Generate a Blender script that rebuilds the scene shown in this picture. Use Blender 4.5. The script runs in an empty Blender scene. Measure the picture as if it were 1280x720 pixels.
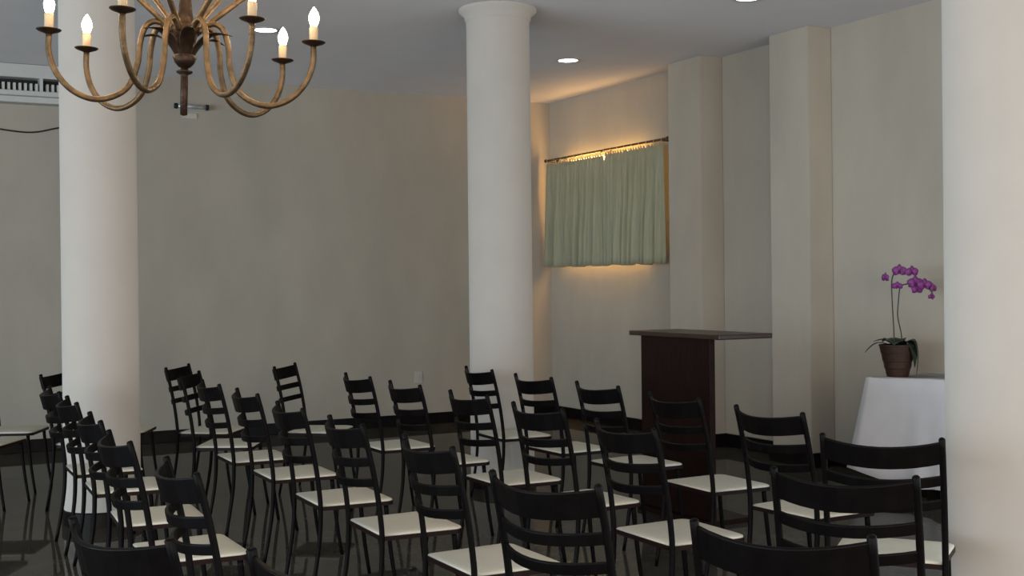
import bpy, math, random
from mathutils import Vector, Matrix

random.seed(7)
PI = math.pi
scene = bpy.context.scene
C = bpy.context.collection

# ------------------------------------------------------------------ camera
CAM_H = 1.48
F_PX, PSI, PITCH, ROLL = 1517.3, math.radians(28.365), -0.0040564, -0.0112913
fw = Vector((math.sin(PSI) * math.cos(PITCH), math.cos(PSI) * math.cos(PITCH), math.sin(PITCH)))
r0 = Vector((math.cos(PSI), -math.sin(PSI), 0))
u0 = r0.cross(fw)
rt = math.cos(ROLL) * r0 + math.sin(ROLL) * u0
up = -math.sin(ROLL) * r0 + math.cos(ROLL) * u0
cd = bpy.data.cameras.new('camera')
cd.sensor_width = 36.0
cd.lens = F_PX / 1280 * 36.0
cd.clip_end = 100
cam = bpy.data.objects.new('camera', cd)
C.objects.link(cam)
cam.matrix_world = Matrix(((rt.x, up.x, -fw.x, 0), (rt.y, up.y, -fw.y, 0), (rt.z, up.z, -fw.z, CAM_H), (0, 0, 0, 1)))
scene.camera = cam

# room extents (metres): x to the right wall, y to the back wall
XL, XR, YF, YB, ZC = -7.5, 6.84, -4.2, 11.74, 3.48

# ------------------------------------------------------------------ world and daylight
w = bpy.data.worlds.new('world')
scene.world = w
w.use_nodes = True
bg = w.node_tree.nodes['Background']
bg.inputs[0].default_value = (0.75, 0.85, 1.0, 1)
bg.inputs[1].default_value = 1.0

def area(name, loc, direction, sx, sy, power, col):
    d = bpy.data.lights.new(name, 'AREA')
    d.shape = 'RECTANGLE'
    d.size, d.size_y, d.energy, d.color = sx, sy, power, col
    o = bpy.data.objects.new(name, d)
    C.objects.link(o)
    o.location = loc
    o.rotation_euler = Vector(direction).to_track_quat('-Z', 'Y').to_euler()
    return o

# daylight entering by the glazed openings of the wall behind the photographer and of the left wall
area('daylight_left', (XL - 0.15, 3.0, 1.65), (1, 0, 0), 12.0, 2.9, 630, (0.68, 0.86, 0.97))
area('daylight_rear', (-0.4, YF - 0.15, 1.7), (0, 1, 0), 12.6, 2.9, 450, (1.0, 0.84, 0.67))
area('fill_right', (XR + 0.15, -0.2, 1.75), (-1, 0, 0), 5.0, 2.6, 110, (0.60, 0.86, 1.0))  # unseen fill added on the right to even out the room light

vs = scene.view_settings
vs.view_transform = 'Standard'
vs.look = 'None'
vs.gamma = 1.0
vs.use_curve_mapping = False
vs.exposure = 0.0

# ------------------------------------------------------------------ materials
def mat(name, col, rough=0.6, metal=0.0, var=0.0, scale=8.0, bump=0.0, bscale=60.0, spec=0.5, col2=None,
        emit=None, estr=0.0, sss=0.0, coat=0.0, ior=None, stretch=None):
    m = bpy.data.materials.new(name)
    m.use_nodes = True
    nt = m.node_tree
    b = nt.nodes['Principled BSDF']
    b.inputs['Base Color'].default_value = (*col, 1)
    b.inputs['Roughness'].default_value = rough
    b.inputs['Metallic'].default_value = metal
    b.inputs['Specular IOR Level'].default_value = spec
    b.inputs['Coat Weight'].default_value = coat
    if ior: b.inputs['IOR'].default_value = ior
    tc = nt.nodes.new('ShaderNodeTexCoord')
    vec = tc.outputs['Object']
    if stretch:
        mp = nt.nodes.new('ShaderNodeMapping')
        mp.inputs['Scale'].default_value = stretch
        nt.links.new(vec, mp.inputs['Vector'])
        vec = mp.outputs['Vector']
    if var > 0 or col2:
        n = nt.nodes.new('ShaderNodeTexNoise')
        n.inputs['Scale'].default_value = scale
        n.inputs['Detail'].default_value = 6
        n.inputs['Roughness'].default_value = 0.6
        nt.links.new(vec, n.inputs['Vector'])
        r = nt.nodes.new('ShaderNodeValToRGB')
        r.color_ramp.elements[0].position = 0.32
        r.color_ramp.elements[1].position = 0.68
        a = [c * (1 - var) for c in col]
        z = col2 if col2 else [min(1, c * (1 + var)) for c in col]
        r.color_ramp.elements[0].color = (*a, 1)
        r.color_ramp.elements[1].color = (*z, 1)
        nt.links.new(n.outputs['Fac'], r.inputs['Fac'])
        nt.links.new(r.outputs['Color'], b.inputs['Base Color'])
    if bump > 0:
        n2 = nt.nodes.new('ShaderNodeTexNoise')
        n2.inputs['Scale'].default_value = bscale
        n2.inputs['Detail'].default_value = 4
        nt.links.new(vec, n2.inputs['Vector'])
        bp = nt.nodes.new('ShaderNodeBump')
        bp.inputs['Strength'].default_value = bump
        bp.inputs['Distance'].default_value = 0.01
        nt.links.new(n2.outputs['Fac'], bp.inputs['Height'])
        nt.links.new(bp.outputs['Normal'], b.inputs['Normal'])
    if emit:
        b.inputs['Emission Color'].default_value = (*emit, 1)
        b.inputs['Emission Strength'].default_value = estr
    return m

M = {}
M['wall'] = mat('wall_paint', (0.52, 0.475, 0.405), 0.75, var=0.065, scale=2.2, stretch=(1, 1, 0.45), bump=0.12, bscale=35)
M['column'] = mat('column_paint', (0.615, 0.58, 0.54), 0.6, var=0.03, scale=2.5, bump=0.06, bscale=50)
M['ceiling'] = mat('ceiling_paint', (0.56, 0.54, 0.55), 0.85, var=0.03, scale=2)
def floor_mat():
    m = mat('polished_dark_stone', (0.070, 0.063, 0.052), 0.9, var=0.2, scale=4, spec=0.0, col2=(0.092, 0.084, 0.070))
    nt = m.node_tree
    gl = nt.nodes.new('ShaderNodeBsdfGlossy')
    gl.inputs['Roughness'].default_value = 0.03
    fr = nt.nodes.new('ShaderNodeFresnel')
    fr.inputs[0].default_value = 1.5
    k = nt.nodes.new('ShaderNodeMath')
    k.operation = 'MULTIPLY'
    k.inputs[1].default_value = 0.62
    mx = nt.nodes.new('ShaderNodeMixShader')
    nt.links.new(fr.outputs[0], k.inputs[0])
    nt.links.new(k.outputs[0], mx.inputs[0])
    nt.links.new(nt.nodes['Principled BSDF'].outputs[0], mx.inputs[1])
    nt.links.new(gl.outputs[0], mx.inputs[2])
    nt.links.new(mx.outputs[0], nt.nodes['Material Output'].inputs[0])
    return m
M['floor'] = floor_mat()
M['baseboard'] = mat('baseboard_stone', (0.008, 0.006, 0.006), 0.3, var=0.3, scale=12, spec=0.2)
M['black'] = mat('black_lacquer', (0.004, 0.003, 0.0032), 0.42, var=0.25, scale=20, spec=0.09)
M['rail'] = mat('dark_brown_frame', (0.014, 0.004, 0.0035), 0.45, var=0.25, scale=20, spec=0.2)
M['seat'] = mat('cream_vinyl', (0.80, 0.76, 0.64), 0.5, var=0.03, scale=9, bump=0.05, bscale=180)
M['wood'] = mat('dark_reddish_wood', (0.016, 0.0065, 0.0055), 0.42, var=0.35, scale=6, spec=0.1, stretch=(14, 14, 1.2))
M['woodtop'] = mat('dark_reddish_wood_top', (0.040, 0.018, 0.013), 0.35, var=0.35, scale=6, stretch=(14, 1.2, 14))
M['brass'] = mat('aged_brass', (0.135, 0.085, 0.043), 0.45, metal=0.75, var=0.45, scale=28, bump=0.25, bscale=90)
M['bronze'] = mat('dark_bronze', (0.050, 0.027, 0.016), 0.45, metal=0.7, var=0.4, scale=30, bump=0.2, bscale=90)
M['sleeve'] = mat('candle_sleeve', (0.70, 0.50, 0.30), 0.5, var=0.06, scale=30)
M['bulb'] = mat('lit_bulb', (1, 0.9, 0.75), 0.3, emit=(1.0, 0.80, 0.55), estr=26)
M['lamp'] = mat('lit_downlight', (1, 1, 1), 0.3, emit=(0.92, 1.0, 0.97), estr=14)
M['trim'] = mat('white_metal_trim', (0.55, 0.55, 0.55), 0.4, var=0.04, scale=10)
M['cloth'] = mat('white_tablecloth', (0.80, 0.80, 0.84), 0.8, var=0.03, scale=6, bump=0.12, bscale=25)
M['tableleg'] = mat('table_wood', (0.12, 0.07, 0.04), 0.5, var=0.3, scale=9)
M['terracotta'] = mat('brown_pot', (0.050, 0.022, 0.012), 0.6, var=0.3, scale=14, stretch=(1, 1, 6))
M['soil'] = mat('potting_bark', (0.03, 0.02, 0.012), 0.9, var=0.5, scale=60, bump=0.6)
M['leaf'] = mat('orchid_leaf', (0.012, 0.030, 0.016), 0.35, var=0.3, scale=12)
M['stem'] = mat('orchid_stem', (0.045, 0.055, 0.035), 0.5, var=0.3, scale=40)
M['petal'] = mat('orchid_petal', (0.25, 0.05, 0.25), 0.55, var=0.3, scale=40)
M['lip'] = mat('orchid_lip', (0.16, 0.010, 0.10), 0.5, var=0.3, scale=60)
M['acwhite'] = mat('ac_plastic', (0.62, 0.62, 0.60), 0.5, var=0.03, scale=6)
M['acdark'] = mat('ac_duct_dark', (0.008, 0.008, 0.010), 0.7, var=0.3, scale=10)
M['cable'] = mat('cable_rubber', (0.012, 0.012, 0.012), 0.6, var=0.2, scale=30)
M['chrome'] = mat('bright_metal', (0.50, 0.55, 0.56), 0.12, metal=0.35, var=0.1, scale=30)
M['plate'] = mat('ivory_plate', (0.60, 0.57, 0.52), 0.5, var=0.03, scale=20)
M['rod'] = mat('brown_rod', (0.10, 0.055, 0.03), 0.4, metal=0.3, var=0.2, scale=20)
M['wframe'] = mat('window_frame', (0.55, 0.50, 0.42), 0.5, var=0.05, scale=10)

for k_ in ('wall', 'column', 'ceiling', 'cloth'):
    M[k_].node_tree.nodes['Principled BSDF'].inputs['Diffuse Roughness'].default_value = 1.0

def curtain_mat():
    m = mat('grey_green_curtain', (0.47, 0.465, 0.33), 0.85, var=0.10, scale=5, bump=0.15, bscale=220, stretch=(6, 6, 0.6))
    nt = m.node_tree
    b = nt.nodes['Principled BSDF']
    out = nt.nodes['Material Output']
    tr = nt.nodes.new('ShaderNodeBsdfTranslucent')
    tr.inputs[0].default_value = (0.20, 0.22, 0.17, 1)
    mx = nt.nodes.new('ShaderNodeMixShader')
    mx.inputs[0].default_value = 0.06
    nt.links.new(b.outputs[0], mx.inputs[1])
    nt.links.new(tr.outputs[0], mx.inputs[2])
    nt.links.new(mx.outputs[0], out.inputs[0])
    return m
M['curtain'] = curtain_mat()

# frosted panes; the daylight behind them is put in as warm emission
M['litpane'] = mat('frosted_emissive_glass', (0.8, 0.75, 0.6), 0.5, emit=(1.0, 0.56, 0.20), estr=19.0)

# ------------------------------------------------------------------ mesh helpers
class MB:
    def __init__(s):
        s.v, s.f = [], []
    def add(s, v, f):
        o = len(s.v)
        s.v += [tuple(p) for p in v]
        s.f += [tuple(i + o for i in q) for q in f]
        return s
    def box(s, x0, x1, y0, y1, z0, z1):
        v = [(x, y, z) for z in (z0, z1) for y in (y0, y1) for x in (x0, x1)]
        return s.add(v, [(0, 2, 3, 1), (4, 5, 7, 6), (0, 1, 5, 4), (2, 6, 7, 3), (0, 4, 6, 2), (1, 3, 7, 5)])
    def tube(s, pts, rad, n=8, cap=True, flat=1.0):
        pts = [Vector(p) for p in pts]
        if not hasattr(rad, '__len__'): rad = [rad] * len(pts)
        rings, prev = [], None
        for i, p in enumerate(pts):
            t = (pts[min(i + 1, len(pts) - 1)] - pts[max(i - 1, 0)]).normalized()
            if prev is None:
                a = Vector((1, 0, 0)) if abs(t.x) < 0.9 else Vector((0, 1, 0))
                prev = (a - t * a.dot(t)).normalized()
            else:
                prev = (prev - t * prev.dot(t)).normalized()
            b = t.cross(prev)
            rings.append([p + (prev * math.cos(2 * PI * k / n) + b * math.sin(2 * PI * k / n) * flat) * rad[i] for k in range(n)])
        v = [q for r in rings for q in r]
        f = [(i * n + k, i * n + (k + 1) % n, (i + 1) * n + (k + 1) % n, (i + 1) * n + k)
             for i in range(len(rings) - 1) for k in range(n)]
        if cap:
            f += [tuple(reversed(range(n))), tuple(range((len(rings) - 1) * n, len(rings) * n))]
        return s.add(v, f)
    def lathe(s, prof, n=24, c=(0, 0, 0), cap=True):
        v, m = [], len(prof)
        for r, z in prof:
            v += [(c[0] + r * math.cos(2 * PI * k / n), c[1] + r * math.sin(2 * PI * k / n), c[2] + z) for k in range(n)]
        f = [(i * n + k, i * n + (k + 1) % n, (i + 1) * n + (k + 1) % n, (i + 1) * n + k) for i in range(m - 1) for k in range(n)]
        if cap:
            f += [tuple(reversed(range(n))), tuple(range((m - 1) * n, m * n))]
        return s.add(v, f)
    def grid(s, pts):
        """rows x cols list of points -> open sheet"""
        R, K = len(pts), len(pts[0])
        return s.add([p for r in pts for p in r],
                     [(i * K + j, i * K + j + 1, (i + 1) * K + j + 1, (i + 1) * K + j) for i in range(R - 1) for j in range(K - 1)])
    def build(s, name, m, parent=None, smooth=False, bevel=0.0, solid=0.0, sub=0, loc=None):
        me = bpy.data.meshes.new(name)
        me.from_pydata(s.v, [], s.f)
        me.update()
        me.materials.append(M[m])
        if smooth:
            me.polygons.foreach_set('use_smooth', [True] * len(me.polygons))
        o = bpy.data.objects.new(name, me)
        C.objects.link(o)
        if parent: o.parent = parent
        if loc: o.location = loc
        if solid:
            q = o.modifiers.new('solid', 'SOLIDIFY'); q.thickness = solid; q.offset = 0
        if bevel:
            q = o.modifiers.new('bevel', 'BEVEL'); q.width = bevel; q.segments = 2; q.limit_method = 'ANGLE'
        if sub:
            q = o.modifiers.new('sub', 'SUBSURF'); q.levels = q.render_levels = sub
        return o

def empty(name, loc=(0, 0, 0), rz=0.0):
    o = bpy.data.objects.new(name, None)
    C.objects.link(o)
    o.location = loc
    o.rotation_euler = (0, 0, rz)
    o.empty_display_size = 0.1
    return o

def tag(o, label, cat=None, group=None, kind=None):
    o['label'] = label
    if cat: o['category'] = cat
    if group: o['group'] = group
    if kind: o['kind'] = kind
    return o

def struct(o, label=None):
    o['kind'] = 'structure'
    if label: o['label'] = label
    return o

def spline(pts, n=6):
    """Catmull-Rom through the points"""
    P = [Vector(p) for p in pts]
    P = [2 * P[0] - P[1]] + P + [2 * P[-1] - P[-2]]
    out = []
    for i in range(1, len(P) - 2):
        for k in range(n):
            t = k / n
            a, b, c, d = P[i - 1], P[i], P[i + 1], P[i + 2]
            out.append(0.5 * ((2 * b) + (c - a) * t + (2 * a - 5 * b + 4 * c - d) * t * t + (3 * b - a - 3 * c + d) * t ** 3))
    out.append(P[-2])
    return out

# ------------------------------------------------------------------ room shell
T = 0.25
struct(MB().box(XL - T, XR + T, YF - T, YB + T, -0.2, 0).build('floor', 'floor'), 'dark polished stone floor mirroring the chair legs')
struct(MB().box(XL - T, XR + T, YF - T, YB + T, ZC, ZC + 0.2).build('ceiling', 'ceiling'), 'plain off-white painted ceiling with recessed lights')
struct(MB().box(XL - T, XR + T, YB, YB + T, 0, ZC).build('wall_back', 'wall'), 'plain beige-grey wall behind the rows of chairs')
mb = MB()
mb.box(XL - T, XL, YF, -3.0, 0, ZC).box(XL - T, XL, 9.0, YB, 0, ZC).box(XL - T, XL, -3.0, 9.0, 3.12, ZC).box(XL - T, XL, -3.0, 9.0, 0, 0.2)
struct(mb.build('wall_left', 'wall'), 'beige-grey side wall left of the seating, open to daylight')
# near wall (behind the photographer) with a wide glazed opening
mb = MB()
mb.box(XL, -6.9, YF - T, YF, 0, ZC).box(6.1, XR, YF - T, YF, 0, ZC).box(-6.9, 6.1, YF - T, YF, 3.15, ZC).box(-6.9, 6.1, YF - T, YF, 0, 0.2)
struct(mb.build('wall_front', 'wall'), 'wall behind the photographer with a wide opening')
# right wall with the curtained window's opening and an unseen near opening added for fill
WY0, WY1, WZ0, WZ1 = 9.78, 11.36, 1.74, 2.845
mb = MB()
mb.box(XR, XR + T, YF - T, -2.8, 0, ZC).box(XR, XR + T, -2.8, 2.4, 0, 0.4).box(XR, XR + T, -2.8, 2.4, 3.1, ZC).box(XR, XR + T, 2.4, WY0, 0, ZC).box(XR, XR + T, WY1, YB, 0, ZC).box(XR, XR + T, WY0, WY1, 0, WZ0).box(XR, XR + T, WY0, WY1, WZ1, ZC)
struct(mb.build('wall_right', 'wall'), 'beige-grey wall with the curtained window and shallow pilasters')
# two shallow pilasters on the right wall
PX = 6.59
pil = [(8.66, 9.15, 'shallow wall pilaster beside the curtained window'), (7.28, 7.74, 'shallow wall pilaster behind the lectern top and orchid')]
for y0, y1, lab in pil:
    o = MB().box(PX, XR, y0, y1, 0, ZC).build('pilaster', 'wall', bevel=0.012)
    struct(o, lab)

BBH = 0.115
struct(MB().box(XL, XR, YB - 0.02, YB, 0, BBH).build('baseboard_back', 'baseboard', bevel=0.004), 'black stone skirting along the back wall')
mb = MB()
segs = [(2.4, 7.28, XR), (7.74, 8.66, XR), (9.15, YB - 0.02, XR)]
for y0, y1, x in segs: mb.box(x - 0.02, x, y0, y1, 0, BBH)
for y0, y1, _ in pil:
    mb.box(PX - 0.02, PX, y0 - 0.02, y1 + 0.02, 0, BBH)
    mb.box(PX, XR, y0 - 0.02, y0, 0, BBH)
    mb.box(PX, XR, y1, y1 + 0.02, 0, BBH)
struct(mb.build('baseboard_right', 'baseboard'), 'black stone skirting along the window wall and its pilasters')

# window behind the curtains
win = empty('window_1', (XR, (WY0 + WY1) / 2, WZ0))
struct(win, 'low wide window glowing behind the grey-green curtains')
hw, hh = (WY1 - WY0) / 2, WZ1 - WZ0
mb = MB()
mb.box(0.02, 0.08, -hw, hw, 0, 0.04).box(0.02, 0.08, -hw, hw, hh - 0.04, hh).box(0.02, 0.08, -hw, -hw + 0.04, 0.04, hh - 0.04).box(0.02, 0.08, hw - 0.04, hw, 0.04, hh - 0.04)
mb.box(0.02, 0.08, -0.02, 0.02, 0.04, hh - 0.04)
mb.build('window_frame', 'wframe', win)
for s in (-1, 1):
    a, b = sorted((s * 0.02, s * (hw - 0.04)))
    MB().box(0.038, 0.044, a, b, 0.04, hh - 0.04).build('pane', 'litpane', win)

# round columns
def column(name, x, y, label, r=0.233):
    root = empty(name, (x, y, 0))
    struct(root, label)
    MB().lathe([(r, 0.09), (r, 1.2), (r * 0.99, 3.395)], 64, cap=False).build('shaft', 'column', root, smooth=True)
    MB().lathe([(r + 0.012, 0), (r + 0.012, 0.085), (r + 0.002, 0.092)], 64).build('base_ring', 'baseboard', root, smooth=False)
    MB().lathe([(r * 0.985, 3.385), (r + 0.004, 3.388), (r + 0.008, 3.40), (r + 0.010, 3.425), (r + 0.022, 3.436), (r + 0.044, 3.452),
                (r + 0.052, 3.462), (r + 0.052, ZC)], 64).build('capital', 'column', root, smooth=True)
    return root
column('column', 1.36, 8.02, 'round white column on the left, behind the row of black chairs')
column('column', 4.15, 7.86, 'round white column with moulded capital in the middle of the room')
column('column', 4.15, 3.43, 'large pale round column cut off by the right edge of the picture')

# ------------------------------------------------------------------ ladder-back chair
def make_chair():
    root = empty('ladder_back_chair')
    W = 0.21
    prof = [(-0.055, 0.0), (-0.028, 0.14), (-0.006, 0.29), (0.0, 0.43), (-0.006, 0.52), (-0.022, 0.64), (-0.050, 0.78), (-0.082, 0.905)]
    def ly(z):
        for (y0, z0), (y1, z1) in zip(prof, prof[1:]):
            if z <= z1: return y0 + (y1 - y0) * (z - z0) / (z1 - z0)
        return prof[-1][0]
    for s in (-1, 1):
        pts = spline([(s * W, y, z) for y, z in prof], 3)
        n = len(pts)
        rad = [0.0095 + 0.0025 * min(1, i / (n * 0.45)) for i in range(n)]
        pts.append(Vector((s * W, prof[-1][0] - 0.0015, 0.9095))); rad.append(0.008)
        MB().tube(pts, rad, 8).build('back_post', 'black', root, smooth=True)
    # bowed ladder slats, the bow square to the leaning back
    for z0, z1 in ((0.813, 0.896), (0.733, 0.771), (0.648, 0.683)):
        zc = (z0 + z1) / 2
        lean = Vector((0, ly(z1 + 0.01) - ly(z0 - 0.01), z1 - z0 + 0.02)).normalized()
        nb = Vector((0, -lean.z, lean.y))
        nb = nb if nb.y < 0 else -nb
        base = Vector((0, ly(zc), zc))
        K, h, th = 10, (z1 - z0) / 2, 0.007
        rows = []
        for hh_, tt in ((-h, -th), (h, -th), (h, th), (-h, th)):
            row = []
            for k in range(K + 1):
                u = -1 + 2 * k / K
                p = base + nb * (0.075 * (1 - u * u) + tt) + lean * hh_ + Vector((u * (W - 0.004), 0, 0))
                row.append(p)
            rows.append(row)
        n = K + 1
        v = [p for r in rows for p in r]
        f = []
        for a in range(4):
            b = (a + 1) % 4
            f += [(a * n + k, a * n + k + 1, b * n + k + 1, b * n + k) for k in range(K)]
        f += [(0, n, 2 * n, 3 * n), (n - 1, 4 * n - 1, 3 * n - 1, 2 * n - 1)]
        MB().add(v, f).build('back_slat', 'black', root, bevel=0.003)
    # seat outline: trapezoid, rounded front corners
    def outline(g):
        wr, wf, y0, y1, rc = 0.198 + g, 0.212 + g, 0.004 - g, 0.372 + g, 0.042
        pts = [(-wr, y0), (wr, y0)]
        for k in range(7):
            a = k / 6 * PI / 2
            pts.append((wf - rc + rc * math.cos(a), y1 - rc + rc * math.sin(a)))
        for k in range(7):
            a = PI / 2 + k / 6 * PI / 2
            pts.append((-wf + rc + rc * math.cos(a), y1 - rc + rc * math.sin(a)))
        return pts
    def slab(levels):
        v, n = [], len(outline(0))
        for g, z in levels: v += [(x, y, z) for x, y in outline(g)]
        f = [(i * n + k, i * n + (k + 1) % n, (i + 1) * n + (k + 1) % n, (i + 1) * n + k) for i in range(len(levels) - 1) for k in range(n)]
        f += [tuple(reversed(range(n))), tuple(range((len(levels) - 1) * n, len(levels) * n))]
        return MB().add(v, f)
    slab([(-0.004, 0.436), (0.0, 0.438), (-0.001, 0.443), (-0.008, 0.447), (-0.03, 0.451), (-0.09, 0.454)]).build('seat', 'seat', root, smooth=True)
    slab([(-0.012, 0.419), (0.003, 0.419), (0.003, 0.437), (-0.006, 0.437)]).build('seat_frame', 'rail', root)
    for s in (-1, 1):
        pts = spline([(s * 0.185, 0.335, 0.42), (s * 0.187, 0.345, 0.30), (s * 0.190, 0.362, 0.15), (s * 0.193, 0.385, 0.0)], 4)
        n = len(pts)
        MB().tube(pts, [0.0125 - 0.003 * i / n for i in range(n)], 8).build('leg', 'black', root, smooth=True)
    return root

proto = make_chair()
# (x, y, facing degrees from +y towards +x) for each row, from the far end to the near end
ROWS = [
    ('front', [(3.787, 7.349, 92.2), (3.755, 6.549, 87.7), (3.75, 5.802, 88.8), (3.692, 4.988, 90.7), (3.642, 4.214, 87.0), (3.341, 3.30, 53.4)]),
    ('second', [(2.788, 8.475, 128.1), (2.882, 7.273, 89.6), (2.877, 6.507, 89.1), (2.893, 5.706, 89.0), (2.872, 4.941, 86.5), (2.80, 4.097, 90.3), (2.643, 2.754, 57.2)]),
    ('third', [(2.112, 8.874, 125.2), (2.009, 8.055, 119.4), (1.942, 7.267, 90.8), (1.949, 6.517, 91.1), (1.907, 5.645, 91.5), (1.90, 4.87, 91.6),
               (1.913, 4.058, 89.9), (1.845, 3.12, 72.2), (1.941, 2.22, 58.3)]),
    ('fourth', [(1.545, 9.25, 115.0), (1.246, 8.714, 120.9), (1.06, 7.30, 90.9), (1.049, 6.581, 92.2), (1.009, 5.643, 93.3), (0.966, 4.85, 89.8),
                (0.993, 3.947, 90.3), (0.619, 3.02, 69.0), (0.932, 2.466, 57.4)]),
    ('fifth', [(0.847, 9.69, 114.2), (0.61, 9.06, 120.0)]),
]
ORD = ['first', 'second', 'third', 'fourth', 'fifth', 'sixth', 'seventh', 'eighth', 'ninth']
SPECIAL = {
    ('front', 0): 'black cream-seated chair standing right in front of the middle column, front row',
    ('front', 3): 'black cream-seated chair directly in front of the dark lectern panel',
    ('front', 5): 'black cream-seated chair turned towards the white-clothed table, beside the large right column',
    ('second', 0): 'black cream-seated chair angled inwards alone against the back wall, far end of second row',
    ('third', 8): 'black chair cut off by the bottom edge, nearest to the right column',
    ('third', 7): 'large black chair back at the bottom centre, slightly turned, its seat below the picture',
    ('fourth', 0): 'black cream-seated chair almost wholly hidden behind the left column, only a seat corner showing',
    ('fourth', 1): 'black chair half hidden by the left edge of the left column',
    ('fourth', 7): 'black chair back at the bottom left corner, nearest on the left',
    ('fourth', 8): 'black chair at the bottom edge, only the curved top of its back showing',
    ('fifth', 0): 'cream chair seat at the left edge, the farther of the two there',
    ('fifth', 1): 'cream chair seat at the left edge, the nearer of the two there',
}
first = True
for row, spots in ROWS:
    for i, (x, y, th) in enumerate(spots):
        if first:
            o = proto
            first = False
        else:
            o = proto.copy(); C.objects.link(o)
            for ch in proto.children:
                c = ch.copy(); C.objects.link(c); c.parent = o
        o.location = (x, y, 0)
        o.rotation_euler = (0, 0, -math.radians(th))
        lab = SPECIAL.get((row, i), 'black cream-seated chair, %s from the far wall in the %s row from the lectern' % (ORD[i], row))
        tag(o, lab, 'chair', '%s row of black ladder-back chairs' % row)

# ------------------------------------------------------------------ lectern
LX0, LX1, LY0, LY1, LH = 4.464, 4.868, 5.707, 6.659, 1.16
lec = empty('lectern', (LX0, LY0, 0))
tag(lec, 'dark reddish-brown wooden lectern with one wide panel and a broad flat top', 'lectern')
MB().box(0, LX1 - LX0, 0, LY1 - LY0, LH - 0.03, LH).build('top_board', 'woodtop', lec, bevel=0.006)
py0, py1 = 0.152, 0.879
MB().box(0.045, 0.085, py0, py1, 0.03, LH - 0.03).build('panel', 'wood', lec, bevel=0.003)
MB().box(-0.0, 0.36, py0, py1, 0, 0.03).build('base_plate', 'wood', lec, bevel=0.004)

# ------------------------------------------------------------------ side table, cloth and orchid
TX0, TX1, TY0, TY1, TH = 6.20, 6.80, 5.00, 6.27, 0.79
tab = empty('side_table', ((TX0 + TX1) / 2, (TY0 + TY1) / 2, 0))
tag(tab, 'small rectangular table hidden under the white cloth, against the right wall', 'table')
hx, hy = (TX1 - TX0) / 2, (TY1 - TY0) / 2
MB().box(-hx, hx, -hy, hy, TH - 0.03, TH).build('tabletop', 'tableleg', tab)
for sx in (-1, 1):
    for sy in (-1, 1):
        x, y = sx * (hx - 0.05), sy * (hy - 0.05)
        MB().box(x - 0.022, x + 0.022, y - 0.022, y + 0.022, 0, TH - 0.03).build('leg', 'tableleg', tab)

def tablecloth():
    per = []
    nx, ny = 16, 34
    e = 0.012
    for k in range(nx): per.append((-hx + 2 * hx * k / nx, -hy, 0, -1))
    for k in range(ny): per.append((hx, -hy + 2 * hy * k / ny, 1, 0))
    for k in range(nx): per.append((hx - 2 * hx * k / nx, hy, 0, 1))
    for k in range(ny): per.append((-hx, hy - 2 * hy * k / ny, -1, 0))
    n = len(per)
    L = 9
    v = []
    for l in range(L):
        t = l / (L - 1)
        for k, (x, y, nx_, ny_) in enumerate(per):
            cx, cy = abs(x) / hx, abs(y) / hy
            corner = max(0, min(1, (min(cx, cy) - 0.72) / 0.28))
            s = 0.5 + 0.5 * math.sin(k * 0.83 + 1.3 * math.sin(k * 0.31))
            out = e + t ** 1.2 * (0.012 + 0.032 * s * (1 - corner))
            fx, fy = x + nx_ * out, y + ny_ * out
            fl = corner * t * 0.085
            fx += (1 if x > 0 else -1) * fl * (1 if x < 0 else 0.02)
            fy += (1 if y > 0 else -1) * fl
            if corner > 0.99:
                fx += (1 if x > 0 else -1) * out * (0.7 if nx_ == 0 else 0)
                fy += (1 if y > 0 else -1) * out * (0.7 if ny_ == 0 else 0)
            fx = min(fx, hx + 0.02)
            z = TH + 0.004 - t * (TH - 0.095 - 0.075 * corner + 0.010 * math.sin(k * 0.5))
            if l == 0: z = TH + 0.004
            v.append((fx, fy, z))
    f = [(l * n + k, l * n + (k + 1) % n, (l + 1) * n + (k + 1) % n, (l + 1) * n + k) for l in range(L - 1) for k in range(n)]
    f.append(tuple(reversed(range(n))))
    o = MB().add(v, f).build('tablecloth', 'cloth', solid=0.003, smooth=True, loc=((TX0 + TX1) / 2, (TY0 + TY1) / 2, 0))
    return tag(o, 'long white cloth draped over the table by the right wall', 'tablecloth')
tablecloth()

ox, oy, oz = 6.40, 6.19, TH + 0.0065
orc = empty('potted_orchid', (ox, oy, oz))
tag(orc, 'purple orchid with two bare stems in a round brown pot on the white cloth', 'orchid')
MB().lathe([(q[0] * 0.86, q[1] * 0.95) for q in [(0.085, 0), (0.088, 0.012), (0.10, 0.06), (0.105, 0.064), (0.112, 0.11), (0.117, 0.114), (0.128, 0.17), (0.132, 0.175), (0.142, 0.222), (0.147, 0.226),
            (0.147, 0.236), (0.137, 0.236), (0.132, 0.19)]], 40).build('pot', 'terracotta', orc, smooth=False)
MB().lathe([(0.112, 0.180), (0.112, 0.198), (0.06, 0.208), (0.01, 0.212)], 28).build('soil', 'soil', orc)
R_ = Vector((math.cos(math.radians(44.5)), -math.sin(math.radians(44.5)), 0))   # direction along the picture, seen from the seats
D_ = Vector((math.sin(math.radians(44.5)), math.cos(math.radians(44.5)), 0))
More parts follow.
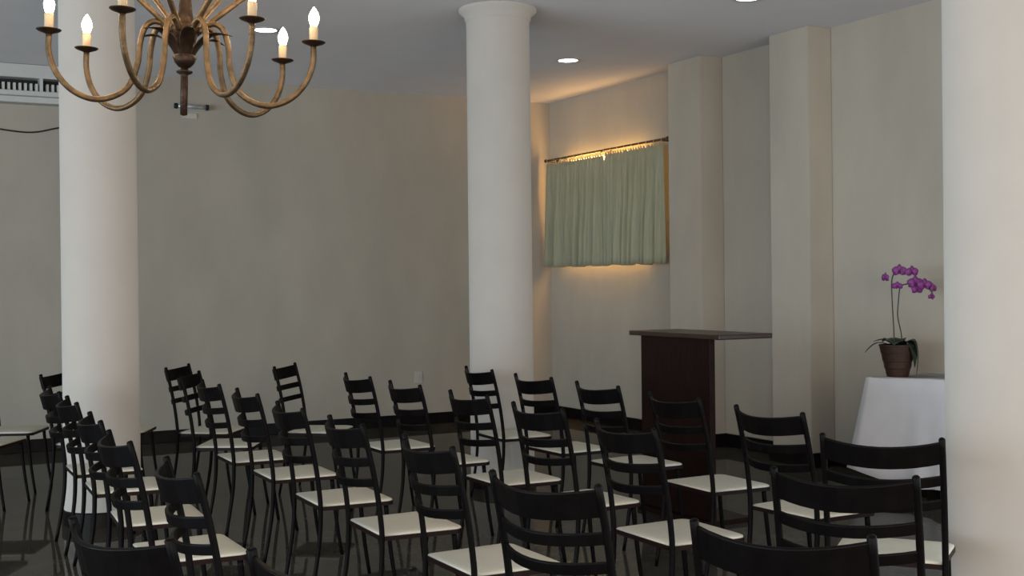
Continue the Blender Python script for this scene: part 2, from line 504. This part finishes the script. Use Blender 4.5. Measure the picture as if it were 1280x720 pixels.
def leaf(ang, length, width, rise, droop):
    d = R_ * math.cos(ang) + D_ * math.sin(ang)
    sd = Vector((-d.y, d.x, 0))
    rows = []
    N = 9
    for i in range(N + 1):
        t = i / N
        c = d * (0.02 + length * t * (1 - 0.25 * droop * t * t)) + Vector((0, 0, 0.21 + rise * math.sin(min(1, t * 1.6) * PI / 2) - droop * length * 1.25 * max(0, t - 0.45) ** 1.5))
        wd = width * math.sin(PI * (0.08 + 0.90 * t) ** 0.8) * 0.5 + 0.002
        rows.append([c - sd * wd + Vector((0, 0, wd * 0.35)), c, c + sd * wd + Vector((0, 0, wd * 0.35))])
    MB().grid(rows).build('leaf', 'leaf', orc, smooth=True, solid=0.003, sub=1)
leaf(math.radians(-8), 0.22, 0.16, 0.03, 2.1)
leaf(math.radians(-35), 0.20, 0.13, 0.03, 1.7)
leaf(math.radians(-100), 0.14, 0.08, 0.03, 0.2)
leaf(math.radians(183), 0.15, 0.07, 0.045, 0.15)
leaf(math.radians(205), 0.26, 0.035, 0.03, 0.55)
leaf(math.radians(75), 0.16, 0.08, 0.05, 0.4)
leaf(math.radians(130), 0.15, 0.07, 0.05, 0.35)
def P(r, z, d=0.0): return R_ * r + D_ * d + Vector((0, 0, z))
def stem(pts, rad=0.0042):
    MB().tube(spline(pts, 6), rad, 8).build('stem', 'stem', orc, smooth=True)
stem([P(-0.020, 0.20), P(-0.024, 0.35), P(-0.032, 0.52), P(-0.034, 0.66), P(-0.015, 0.72), P(0.04, 0.745), P(0.115, 0.74)])
stem([P(0.030, 0.20), P(0.026, 0.30), P(0.004, 0.42), P(0.010, 0.53), P(0.022, 0.62), P(0.06, 0.645), P(0.13, 0.645), P(0.20, 0.625), P(0.235, 0.575), P(0.225, 0.545)])
def flower(r, z, size, d=-0.02, yaw=0.0, flat=1.0):
    root = empty('flower')
    root.parent = orc
    c = P(r, z, d)
    n = (-D_ * math.cos(yaw) + R_ * math.sin(yaw)).normalized()
    e1 = n.cross(Vector((0, 0, 1))).normalized()
    e2 = Vector((0, 0, 1))
    mb = MB()
    for k, (a, ln, wd) in enumerate([(90, 1.0, 0.62), (205, 0.95, 0.6), (335, 0.95, 0.6), (165, 1.05, 1.0), (15, 1.05, 1.0)]):
        a = math.radians(a)
        dr = e1 * math.cos(a) + e2 * math.sin(a) * flat
        sd = -e1 * math.sin(a) + e2 * math.cos(a) * flat
        rows = []
        for i in range(6):
            t = i / 5
            ww = size * wd * 0.55 * math.sin(PI * (0.06 + 0.9 * t)) + 0.001
            cc = c + dr * size * ln * t + n * (0.010 * math.sin(t * PI) + 0.003 * (k > 2))
            rows.append([cc - sd * ww, cc + n * 0.004, cc + sd * ww])
        mb.grid(rows)
    fl = mb.build('petals', 'petal', root, smooth=True, solid=0.002)
    lp = MB().tube([c, c + n * 0.012 - e2 * 0.006, c + n * 0.020 - e2 * 0.018], [0.004, 0.009, 0.003], 8).build('lip', 'lip', root, smooth=True)
for a in [(-0.072, 0.690, 0.038, -0.02, -0.9), (0.018, 0.735, 0.050, -0.03, -0.2), (0.098, 0.728, 0.046, -0.03, 0.4), (0.004, 0.632, 0.042, -0.04, -0.4, 0.75),
          (0.122, 0.650, 0.054, -0.03, 0.0), (0.132, 0.605, 0.040, -0.02, 0.3), (0.182, 0.634, 0.052, -0.03, 0.3), (0.236, 0.612, 0.036, -0.02, 1.0), (0.222, 0.556, 0.032, -0.02, 0.8, 0.7)]:
    flower(*a)

# ------------------------------------------------------------------ curtains and rod
CX = 6.725
rod_z, ry0, ry1 = 2.825, 9.36, 11.62
rodr = empty('curtain_rod', (CX, (ry0 + ry1) / 2, rod_z))
tag(rodr, 'thin brown curtain rod above the grey-green curtains', 'curtain rod')
hl = (ry1 - ry0) / 2
MB().tube([(0, -hl, 0), (0, hl, 0)], 0.011, 10).build('rod', 'rod', rodr, smooth=True)
for y in (-hl + 0.05, 0.0, hl - 0.05):
    MB().box(-0.008, XR - CX, y - 0.012, y + 0.012, -0.022, -0.008).box(XR - CX - 0.008, XR - CX, y - 0.02, y + 0.02, -0.05, 0.03).build('bracket', 'rod', rodr)
for s in (-1, 1):
    f = MB().lathe([(0.011, 0), (0.018, 0.006), (0.02, 0.018), (0.012, 0.03)], 12).build('finial', 'rod', rodr, smooth=True)
    f.location = (0, s * hl, 0)
    f.rotation_euler = (-s * PI / 2, 0, 0)

def curtain(y0, y1, label, seed, notch):
    """notch: +1 if the inner top corner at high y sags open, -1 at low y"""
    rnd = random.Random(seed)
    N, L = 150, 14
    ph = [rnd.uniform(0, 6.28) for _ in range(5)]
    fr = [rnd.uniform(0.85, 1.15) for _ in range(5)]
    top, bot = 2.785, 1.648
    rows = []
    for l in range(L + 1):
        t = l / L
        row = []
        for k in range(N + 1):
            u = k / N
            y = y0 + (y1 - y0) * u
            a_ = PI * 8.5 * fr[0] * u + ph[0] + 0.9 * math.sin(7 * u + ph[3])
            fold = 0.75 * (1 - 2 * abs(math.sin(a_)) ** 0.7) + 0.30 * math.sin(2 * PI * 15 * fr[1] * u + ph[1]) + 0.25 * math.sin(2 * PI * 4 * fr[2] * u + ph[2])
            fold *= 1 - 0.93 * max(0, ((u if notch > 0 else 1 - u) - 0.82) / 0.18)
            gather = 0.45 * math.sin(2 * PI * 24 * u + ph[4])
            amp = 0.010 * (1 - t) * (1 + gather) + 0.066 * min(1, t * 1.5) ** 0.7
            x = CX + (-0.007 if notch > 0 else 0.007) + amp * (fold * (0.35 + 0.65 * t) + gather * (1 - t) ** 2)
            z = top + (bot - top) * t
            inner = (u if notch > 0 else 1 - u)
            if inner > 0.93:
                q = (inner - 0.93) / 0.07
                pull = q * max(0, 1 - t / 0.15) * 0.07
                y -= notch * pull
            z += (0.012 * math.sin(2 * PI * 24 * u) * (1 - t)) + 0.006 * math.sin(2 * PI * 3 * u + ph[2]) * t
            y += 0.010 * math.sin(2 * PI * 6 * u + ph[1]) * t * math.sin(PI * u)
            row.append((x, y, z))
        rows.append(row)
    root = empty('curtain', (0, 0, 0))
    root.location = (CX, (y0 + y1) / 2, bot)
    off = Vector((CX, (y0 + y1) / 2, bot))
    rows = [[Vector(p) - off for p in r] for r in rows]
    MB().grid(rows).build('fabric', 'curtain', root, smooth=True, solid=0.004)
    n = 9
    for k in range(n):
        y = y0 + 0.03 + (y1 - y0 - 0.06) * k / (n - 1) - off.y
        z = rod_z - off.z
        MB().tube([(0.0, y, top - off.z - 0.02), (-0.0135, y, z - 0.012), (-0.0145, y, z), (0, y, z + 0.0145), (0.0145, y, z), (0.0135, y, z - 0.012), (0.004, y, top - off.z - 0.02)],
                  0.003, 6).build('hanging_loop', 'curtain', root)
    return tag(root, label, 'curtain', 'pair of curtains over the low window')
curtain(10.41, 11.62, 'grey-green curtain half nearer the back wall corner', 3, -1)
curtain(9.40, 10.475, 'grey-green curtain half nearer the wall pilaster', 11, 1)

# ------------------------------------------------------------------ recessed downlights
def downlight(x, y, label, power=10):
    root = empty('recessed_downlight', (x, y, ZC))
    tag(root, label, 'ceiling light', 'recessed ceiling downlights')
    MB().lathe([(0.088, -0.0005), (0.104, -0.0005), (0.104, -0.006), (0.096, -0.010), (0.086, -0.006)], 36, cap=False).build('trim_ring', 'trim', root, smooth=True)
    MB().lathe([(0.0, -0.0015), (0.05, -0.004), (0.0865, -0.0035)], 36, cap=False).build('diffuser', 'lamp', root, smooth=True)
    d = bpy.data.lights.new('downlight_beam', 'SPOT')
    d.energy, d.spot_size, d.spot_blend, d.shadow_soft_size, d.color = power, math.radians(125), 0.9, 0.08, (0.95, 1.0, 0.96)
    l = bpy.data.objects.new('downlight_beam', d)
    C.objects.link(l)
    l.parent = root
    l.location = (0, 0, -0.03)
downlight(2.833, 9.247, 'glowing round ceiling downlight seen beside the chandelier candles')
downlight(5.653, 9.361, 'glowing round ceiling downlight between the middle column and the curtains')
downlight(5.571, 6.757, 'glowing round ceiling downlight at the top edge above the pilasters')

# ------------------------------------------------------------------ chandelier
chx, chy, chz = 0.985, 4.128, 2.309
ch = empty('chandelier', (chx, chy, chz))
tag(ch, 'aged brass candle chandelier with lit bulbs hanging from the ceiling', 'chandelier')
tilt = Matrix.Rotation(math.radians(1.43), 3, Vector((math.sin(PSI), math.cos(PSI), 0))) @ Matrix.Rotation(math.radians(-0.77), 3, Vector((math.cos(PSI), -math.sin(PSI), 0)))
ch.rotation_euler = tilt.to_euler()
RV = Vector((math.cos(PSI), -math.sin(PSI), 0))
FV = Vector((math.sin(PSI), math.cos(PSI), 0))
def polar(phi, r, z):
    return RV * (r * math.cos(phi)) + FV * (r * math.sin(phi)) + Vector((0, 0, z))
def candle(phi, r, z, parent):
    c = polar(phi, r, z)
    root = parent
    MB().lathe([(0.006, -0.012), (0.012, -0.006), (0.034, 0.002), (0.040, 0.006), (0.040, 0.008), (0.010, 0.006)], 24, c).build('drip_cup', 'bronze', root, smooth=True)
    MB().lathe([(0.0145, 0.006), (0.0145, 0.058), (0.012, 0.060)], 16, c).build('candle_sleeve', 'sleeve', root, smooth=True)
    MB().lathe([(0.008, 0.058), (0.0135, 0.068), (0.0175, 0.083), (0.0175, 0.094), (0.013, 0.108), (0.006, 0.120), (0.001, 0.126)], 16, c).build('bulb', 'bulb', root, smooth=True)
    d = bpy.data.lights.new('bulb_glow', 'POINT')
    d.energy, d.shadow_soft_size, d.color = 2.2, 0.03, (1.0, 0.76, 0.48)
    l = bpy.data.objects.new('bulb_glow', d)
    C.objects.link(l)
    l.parent = root
    l.location = c + Vector((0, 0, 0.16))
for deg in (3, 52, 156, 196, 260, 313):
    ph = math.radians(deg)
    prof = [(0.045, 0.030), (0.075, 0.055), (0.105, 0.058), (0.130, 0.035), (0.145, -0.02), (0.152, -0.09), (0.180, -0.165), (0.235, -0.204), (0.296, -0.212), (0.360, -0.185),
            (0.408, -0.130), (0.430, -0.065), (0.431, -0.008)]
    arm = MB().tube(spline([polar(ph, r, z) for r, z in prof], 5), 0.0098, 10).build('arm', 'brass', ch, smooth=True)
    candle(ph, 0.431, 0.0, arm)
# upper tier rising out of the hub
for deg in (20, 75, 135, 200, 262, 318):
    ph = math.radians(deg)
    prof = [(0.03, 0.03), (0.06, 0.050), (0.10, 0.085), (0.17, 0.145), (0.235, 0.20), (0.285, 0.265), (0.295, 0.34)]
    arm = MB().tube(spline([polar(ph, r, z) for r, z in prof], 5), 0.0098, 10).build('arm', 'brass', ch, smooth=True)
    candle(ph, 0.295, 0.35, arm)
MB().lathe([(0.004, -0.252), (0.012, -0.249), (0.0125, -0.12), (0.010, -0.116), (0.026, -0.108), (0.028, -0.102), (0.012, -0.096), (0.014, -0.088)], 20).build('finial', 'bronze', ch, smooth=True)
MB().lathe([(0.006, -0.092), (0.020, -0.088), (0.032, -0.075), (0.040, -0.055), (0.030, -0.045), (0.036, 0.0), (0.044, 0.03), (0.050, 0.045), (0.030, 0.055), (0.024, 0.10),
            (0.018, 0.16), (0.018, 0.45), (0.03, 0.47), (0.03, 0.49), (0.010, 0.50), (0.007, 0.51)], 24).build('hub', 'bronze', ch, smooth=True)
MB().tube([(0, 0, 0.50), (0, 0, ZC - chz - 0.03)], 0.006, 8).build('hanging_rod', 'bronze', ch, smooth=True)
MB().lathe([(0.008, -0.07), (0.03, -0.06), (0.055, -0.03), (0.06, -0.004)], 24, (0, 0, ZC - chz)).build('ceiling_rose', 'bronze', ch, smooth=True)
for k in range(6):
    ph = math.radians(k * 60 - 8)
    rows = []
    cl = [(0.018, -0.075), (0.032, -0.045), (0.055, -0.012), (0.085, 0.012), (0.115, 0.020), (0.145, 0.018), (0.170, 0.012)]
    wd = [0.012, 0.020, 0.028, 0.026, 0.016, 0.008, 0.001]
    for (r, z), w_ in zip(cl, wd):
        t = polar(ph + PI / 2, 1, 0)
        c = polar(ph, r, z)
        rows.append([c - t * w_ + Vector((0, 0, w_ * 0.35)), c, c + t * w_ + Vector((0, 0, w_ * 0.35))])
    MB().grid(rows).build('leaf', 'bronze', ch, smooth=True, solid=0.003, sub=1)

# ------------------------------------------------------------------ air conditioner, cable, wall lamp, switch plate
ax0, ax1 = 0.55, 1.98
ac = empty('air_conditioner', ((ax0 + ax1) / 2, YB, 3.14))
tag(ac, 'white wall air conditioner under the ceiling, partly behind the left column', 'air conditioner')
h = (ax1 - ax0) / 2
mb = MB()
mb.box(-h, h, -0.20, 0, 0.215, 0.335).box(-h, h, -0.05, 0, 0.10, 0.215).box(-h, h, -0.205, 0, 0.055, 0.10).box(-h, h, -0.15, 0, 0.0, 0.055)
mb.build('casing', 'acwhite', ac, bevel=0.006)
MB().box(-h + 0.02, h - 0.02, -0.056, -0.051, 0.10, 0.215).build('outlet_slot', 'acdark', ac)
for x in (-h + 0.012, 1.475 - (ax0 + ax1) / 2, h - 0.012):
    MB().box(x - 0.013, x + 0.013, -0.203, -0.05, 0.10, 0.215).build('divider', 'acwhite', ac)
x = -h + 0.06
while x < h - 0.04:
    if abs(x - (1.475 - (ax0 + ax1) / 2)) > 0.03:
        MB().box(x - 0.011, x + 0.011, -0.17, -0.06, 0.105, 0.17).build('louver', 'acwhite', ac)
    x += 0.046
cab = MB().tube(spline([(0.6, YB - 0.012, 2.99), (1.0, YB - 0.012, 2.93), (1.25, YB - 0.012, 2.898), (1.42, YB - 0.012, 2.894), (1.58, YB - 0.012, 2.93), (1.75, YB - 0.012, 2.99), (1.85, YB - 0.012, 3.14)], 6),
                0.007, 8).build('cable', 'cable', smooth=True)
tag(cab, 'thin black cable sagging on the wall below the air conditioner', 'cable')

wl = empty('wall_lamp', (2.845, YB, 3.205))
tag(wl, 'small glassy bar lamp high on the back wall, behind the chandelier finial', 'wall lamp')
MB().box(-0.15, 0.15, -0.02, 0, -0.03, 0.03).build('backplate', 'trim', wl, bevel=0.004)
MB().tube([(-0.145, -0.05, 0), (0.145, -0.05, 0)], 0.024, 14).build('tube', 'chrome', wl, smooth=True)
for s in (-1, 1):
    e_ = MB().lathe([(0.026, -0.014), (0.028, 0), (0.026, 0.014)], 14).build('end_cap', 'acdark', wl)
    e_.rotation_euler = (0, PI / 2, 0)
    e_.location = (s * 0.148, -0.05, 0)
MB().box(-0.08, 0.06, -0.012, 0, -0.11, -0.06).build('lower_plate', 'plate', wl, bevel=0.002)

sp = empty('wall_socket', (5.20, YB, 0.50))
tag(sp, 'small pale socket plate low on the back wall beside the middle column', 'socket')
MB().box(-0.045, 0.045, -0.010, 0, -0.06, 0.06).build('cover_plate', 'plate', sp, bevel=0.003)
MB().box(-0.022, 0.022, -0.013, -0.009, -0.03, 0.03).build('insert', 'trim', sp, bevel=0.002)
